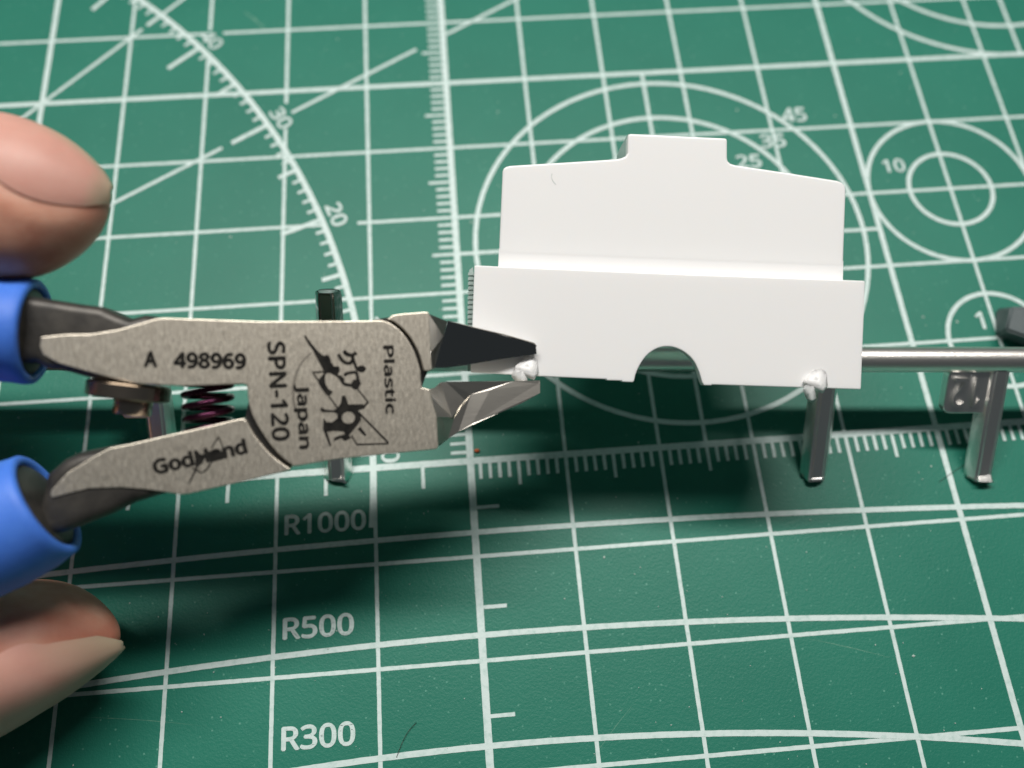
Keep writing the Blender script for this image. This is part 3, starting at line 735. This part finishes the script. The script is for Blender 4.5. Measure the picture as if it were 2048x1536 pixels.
# ------------------------------------------------------------------ the holding hand
HD = 64.0
HO = Frame(HD, 0, 768)
hand = thing('person', 'hand at the left edge, thumb and fingertip pressing the blue nipper grips', 'person', HO.loc, HO.m)
def prof(pts):
    return smooth_poly(pts, 2)
T_top = prof([(-760, 250), (-520, 190), (-300, 196), (-150, 212), (-60, 223), (0, 230), (32, 234), (81, 250), (130, 274), (165, 304), (192, 333), (212, 363), (220, 388)])
T_bot = prof([(-760, 640), (-520, 590), (-300, 575), (-150, 572), (-60, 568), (0, 562), (49, 556.5), (81, 548), (130, 523), (173, 489), (198, 457), (212, 425), (220, 388)])
F_top = prof([(-760, 1100), (-520, 1130), (-300, 1165), (-150, 1175), (-60, 1173), (0, 1170), (45, 1166), (89, 1171), (134, 1186), (179, 1211), (210, 1234), (231, 1258), (239, 1278)])
F_bot = prof([(-760, 1560), (-520, 1600), (-300, 1580), (-150, 1532), (-60, 1494), (0, 1464), (60, 1431), (89, 1413), (134, 1384), (180, 1346), (210, 1318), (230, 1298), (239, 1278)])
def finger_pt(top, bot, u, th, c0, dk, grow=0.0, fold=None):
    vt, vb = lerp_poly(top, u), lerp_poly(bot, u); mid, h = (vt + vb) / 2, max(0.3, (vb - vt) / 2)
    hm = h * (HD - c0) / FPX
    s, c = math.sin(th), math.cos(th)
    e = 0.92
    ss = math.copysign(abs(s) ** e, s); cs = math.copysign(abs(c) ** e, c)
    g = grow
    x, y, z = HO(u, mid, c0)
    return Vector((x, y + (hm + g) * ss, c0 + (hm * dk + g) * cs))
def finger_bm(bm, top, bot, c0, dk, u0, u1, fold, dirn, depth):
    us = []; n = 120
    for i in range(n + 1):
        t = i / n; us.append(u0 + (u1 - u0) * (1 - (1 - t) ** 1.8))
    us[-1] = u1 - .05
    seg = 144; rings = []
    for u in us:
        ring = []
        for k in range(seg):
            th = 2 * math.pi * k / seg
            p = finger_pt(top, bot, u, th, c0, dk)
            if u > -40 and math.cos(th) > -0.35:
                vv_ = 768 - p.y * FPX / (HD - p.z)
                d = (vv_ - lerp_poly(fold, u)) * dirn          # positive on the nail side
                dm = d * HD / FPX
                fade = min(1, max(0, (u + 40) / 60)) * min(1, max(0, (u1 - u) / 25))
                off = -depth * math.exp(-(dm / .55) ** 2) + 0.14 * math.exp(-((dm + 1.2) / .75) ** 2)
                if dm > 0: off -= 0.22 * min(1, dm / .35)
                p += (p - finger_pt(top, bot, u, th, c0, dk, -1)).normalized() * off * fade
            ring.append(bm.verts.new(p))
        rings.append(ring)
    for r, q in zip(rings, rings[1:]):
        for k in range(seg): bm.faces.new((r[k], r[(k + 1) % seg], q[(k + 1) % seg], q[k]))
    bm.faces.new(list(reversed(rings[0]))); bm.faces.new(rings[-1])
T_fold = prof([(-60, 262), (0, 306), (49, 357), (91, 392), (130, 407), (156, 411), (224, 409)])
F_fold = prof([(-60, 1372), (0, 1330), (80, 1283), (110, 1262), (134, 1258), (152, 1267), (179, 1267), (240, 1272)])
FC0 = -10.5
bm = bmesh.new()
finger_bm(bm, T_top, T_bot, -2.0, .80, -760, 220, T_fold, -1, .10)
finger_bm(bm, F_top, F_bot, FC0, 1.45, -760, 239, F_fold, 1, .10)
def limb(pts, rad):
    ps = [Vector(HO(u, v, c)) for u, v, c in pts]; out = []; rr = []
    for i in range(len(ps) - 1):
        for k in range(6):
            t = k / 6; out.append(ps[i].lerp(ps[i + 1], t)); rr.append(rad[i] + (rad[i + 1] - rad[i]) * t)
    out.append(ps[-1]); rr.append(rad[-1])
    e0 = out[0] + (out[0] - out[1]).normalized() * rr[0] * .7; e1 = out[-1] + (out[-1] - out[-2]).normalized() * rr[-1] * .7
    tube_bm([e0] + out + [e1], [rr[0] * .55] + rr + [rr[-1] * .55], 48, bm)
limb([(-640, 420, -2), (-900, 500, -1), (-1250, 640, 0), (-1700, 820, 2)], [8.6, 9.5, 12, 15])
limb([(-640, 1350, -2), (-900, 1300, -2), (-1300, 1150, -1), (-1750, 950, 1)], [9.0, 9.2, 10, 14])
limb([(-330, 1560, -15), (-520, 1720, -15), (-900, 1680, -13), (-1400, 1350, -8), (-1800, 1050, -3)], [7.0, 7.8, 8.6, 9.5, 14])
limb([(-480, 1640, -28), (-650, 1800, -29), (-1050, 1740, -26), (-1500, 1400, -17), (-1850, 1120, -8)], [6.8, 7.6, 8.4, 9.5, 13])
limb([(-700, 1700, -38), (-860, 1820, -38), (-1200, 1740, -35), (-1600, 1420, -25), (-1900, 1150, -12)], [6.0, 6.8, 7.4, 8.5, 12])
limb([(-1500, 800, 0), (-1900, 920, 0), (-2400, 1000, 0), (-3000, 1060, 2), (-4200, 1150, 6)], [17, 23, 24, 21, 24])
limb([(-1700, 1050, -14), (-2100, 1080, -12), (-2500, 1080, -6)], [14, 19, 19])
hm_ = from_bm('hand', bm, M['skin'], hand, True)
md = hm_.modifiers.new('remesh', 'REMESH'); md.mode = 'VOXEL'; md.voxel_size = 0.42 * S; md.use_smooth_shade = True
dg = bpy.context.evaluated_depsgraph_get(); dg.update()
me2 = bpy.data.meshes.new_from_object(hm_.evaluated_get(dg))
hm_.modifiers.clear(); hm_.data = me2
bm = bmesh.new(); bm.from_mesh(me2)
for _ in range(2): bmesh.ops.smooth_vert(bm, verts=bm.verts, factor=0.5, use_axis_x=True, use_axis_y=True, use_axis_z=True)
bm.to_mesh(me2); bm.free()
for p in me2.polygons: p.use_smooth = True
fl = []
for v in me2.vertices:
    x, y, z = (c / S for c in v.co); u = x * FPX / (HD - z) ; vv_ = 768 - y * FPX / (HD - z)
    u = (x - HO.e.x) * FPX / (HD - z) + 1024
    q = 0.0
    if u > -140:
        k = min(1, (u + 140) / 120)
        if vv_ > 1120: q = (.5 * math.exp(-(max(0, lerp_poly(F_fold, u) - vv_) * .037 / 2.6) ** 2)) * k
        elif vv_ < 640: q = .42 * math.exp(-((vv_ - lerp_poly(T_fold, u)) * .037 / 1.3) ** 2) * k
    fl.append(max(0, min(1, q + .25 * noise.noise(Vector((x, y, z)) * .35) * (q > .02))))
me2.attributes.new('flush', 'FLOAT', 'POINT').data.foreach_set('value', fl)

def nail(top, bot, fold, u0, tipu, c0, dk, sign, th_end, free_from, band, soft, rim):
    """curved plate lying over the finger from the side fold across to the far side"""
    bm = bmesh.new(); nu, nt_ = 40, 26; grid = []; back = []; fe = []
    for i in range(nu + 1):
        t = i / nu; u = u0 + (tipu - u0) * (1 - (1 - t) ** 1.6)
        vt, vb = lerp_poly(top, u), lerp_poly(bot, u); mid, h = (vt + vb) / 2, max(.5, (vb - vt) / 2)
        s = max(-.995, min(.995, (mid - (lerp_poly(fold, u) + sign * 15 * max(0, min(1, (tipu - u) / 30)))) / h))
        ths = math.asin(math.copysign(abs(s) ** (1 / .92), s))
        the = th_end
        row = []; rb = []; 
        for j in range(nt_ + 1):
            th = ths + (the - ths) * j / nt_
            q_ = math.sin(math.pi * j / nt_); e_ = max(0, min(1, (u - (free_from + band * q_)) / soft)); e_ = max(e_, rim * .8 * max(0, min(1, (th - math.radians(58)) / .42)) * max(0, min(1, (u - 70) / 60))); fe += [e_, e_]
            pf = finger_pt(top, bot, u, th, c0, dk); dmn = sign * (lerp_poly(fold, u) - (768 - pf.y * FPX / (HD - pf.z))) * HD / FPX
            gr = 0.012 - 0.09 * math.exp(-(max(0, dmn) / .5) ** 2) - .35 * max(0, -dmn) if math.cos(th) > 0 else 0.012
            row.append(bm.verts.new(finger_pt(top, bot, min(u, tipu - .5), th, c0, dk, gr)))
            rb.append(bm.verts.new(finger_pt(top, bot, min(u, tipu - .5), th, c0, dk, gr - .34)))
        grid.append(row); back.append(rb)
    for i in range(nu):
        for j in range(nt_):
            f = bm.faces.new((grid[i][j], grid[i][j + 1], grid[i + 1][j + 1], grid[i + 1][j]))
            g = bm.faces.new((back[i][j], back[i + 1][j], back[i + 1][j + 1], back[i][j + 1]))
    for i in range(nu):
        bm.faces.new((grid[i][0], grid[i + 1][0], back[i + 1][0], back[i][0])); bm.faces.new((grid[i][nt_], back[i][nt_], back[i + 1][nt_], grid[i + 1][nt_]))
    for j in range(nt_):
        f = bm.faces.new((grid[nu][j], grid[nu][j + 1], back[nu][j + 1], back[nu][j])); pass
        bm.faces.new((grid[0][j], back[0][j], back[0][j + 1], grid[0][j + 1]))
    o = from_bm('fingernail', bm, M['nail'], hm_, True); keep = list(fe)
    at = o.data.attributes.new('free_edge', 'FLOAT', 'POINT'); at.data.foreach_set('value', keep); autosmooth(o, 48)
    return o
NT_top = prof([(-60, 222), (0, 228.5), (32, 232), (81, 248), (130, 271.5), (169, 302), (198, 331), (216, 357), (224, 372)])
NT_bot = prof([(-60, 568), (0, 562), (81, 548), (130, 523), (173, 489), (205, 452), (217, 420), (224, 398)])
nail(NT_top, NT_bot, T_fold, -50, 224, -2.0, .80, 1, math.radians(128), 186, 14, 26, 1)
NF_top = prof([(-60, 1173), (0, 1170), (89, 1171), (134, 1186), (179, 1211), (215, 1238), (240, 1267), (245, 1275), (247.5, 1284)])
NF_bot = prof([(-60, 1500), (0, 1473), (60, 1440), (89, 1421), (134, 1395), (192, 1351), (222, 1325), (240, 1308), (247.5, 1299)])
NF_fold = prof([(-60, 1372), (0, 1330), (80, 1283), (110, 1262), (134, 1258), (152, 1267), (179, 1267), (237, 1273), (250, 1281)])
nail(NF_top, NF_bot, NF_fold, -30, 247.5, FC0, 1.45, -1, math.radians(-128), 120, 50, 110, 0)

# ------------------------------------------------------------------ small things on the mat
# slate grey moulded block, only its corner in view
bm = bmesh.new()
bx = [(62.6, 8.6, 0), (59.6, 10.3, 0), (60.6, 13.6, 0), (74, 12.5, 0), (74, 5.5, 0)]
tp = [(62.2, 8.2, 2.7), (59.3, 9.8, 2.5), (60.3, 12.2, 3.2), (74, 11.5, 3.4), (74, 4.8, 3.0)]
f = [bm.verts.new(p) for p in bx]; g = [bm.verts.new(p) for p in tp]
bm.faces.new(list(reversed(f))); bm.faces.new(g)
for i in range(5): bm.faces.new((f[i], f[(i + 1) % 5], g[(i + 1) % 5], g[i]))
bmesh.ops.recalc_face_normals(bm, faces=bm.faces); bmesh.ops.bevel(bm, geom=list(bm.edges), offset=.25, segments=3, affect='EDGES')
o = from_bm('plastic_block', bm, M['slate']); autosmooth(o, 50)
tag(o, 'slate grey plastic block beyond the silver bar at the right edge', 'plastic piece')
def hair(pts, r, label):
    p3 = [(x, y, .1 + .12 * math.sin(i * .7) ** 2) for i, (x, y) in enumerate(smooth_poly(pts, 3))]
    o = from_bm('loose_hair', tube_bm(p3, r, 6), M['hair'], None, True); tag(o, label, 'hair', 'loose hairs on the mat'); return o
hair([(-6.6, -25.0), (-7.4, -25.7), (-8.0, -26.7), (-8.5, -27.8)], 0.026, 'short dark hair lying beside the R300 marking')
hair([(48.7, -5.9), (50.4, -5.0), (52.2, -4.1), (53.2, -3.7)], 0.02, 'thin brown hair lying left of the tagged peg\'s foot')
bm = bmesh.new(); bmesh.ops.create_icosphere(bm, subdivisions=2, radius=0.28)
for v in bm.verts: v.co = Vector((v.co.x * 1.1 + .75, v.co.y * .7 + 1.05, (v.co.z * .5 + .17))) + Vector((0, 0, .03)) * noise.noise(v.co * 8)
o = from_bm('orange_crumb', bm, M['crumb'], None, True); tag(o, 'tiny orange crumb beside the zero corner of the rulers', 'crumb')
vs, fs = [], []
for i in range(420):
    x, y = random.uniform(-60, 75), random.uniform(-35, 70); r = random.uniform(.025, .07) if random.random() < .93 else random.uniform(.09, .15); a = random.random() * 3
    z = 0.06; b = len(vs); h = r * .6
    vs += [(x + r * 1.6 * math.cos(a), y + r * 1.6 * math.sin(a), z), (x - r * math.sin(a), y + r * math.cos(a), z), (x - r * 1.3 * math.cos(a), y - r * 1.3 * math.sin(a), z), (x + r * math.sin(a), y - r * math.cos(a), z), (x, y, z + h), (x, y, z - h)]
    for q in range(4): fs += [(b + q, b + (q + 1) % 4, b + 4), (b + (q + 1) % 4, b + q, b + 5)]
o = pydata('dust_specks', vs, fs, M['dust']); tag(o, 'tiny pale dust specks scattered over the green mat', None, None, 'stuff')
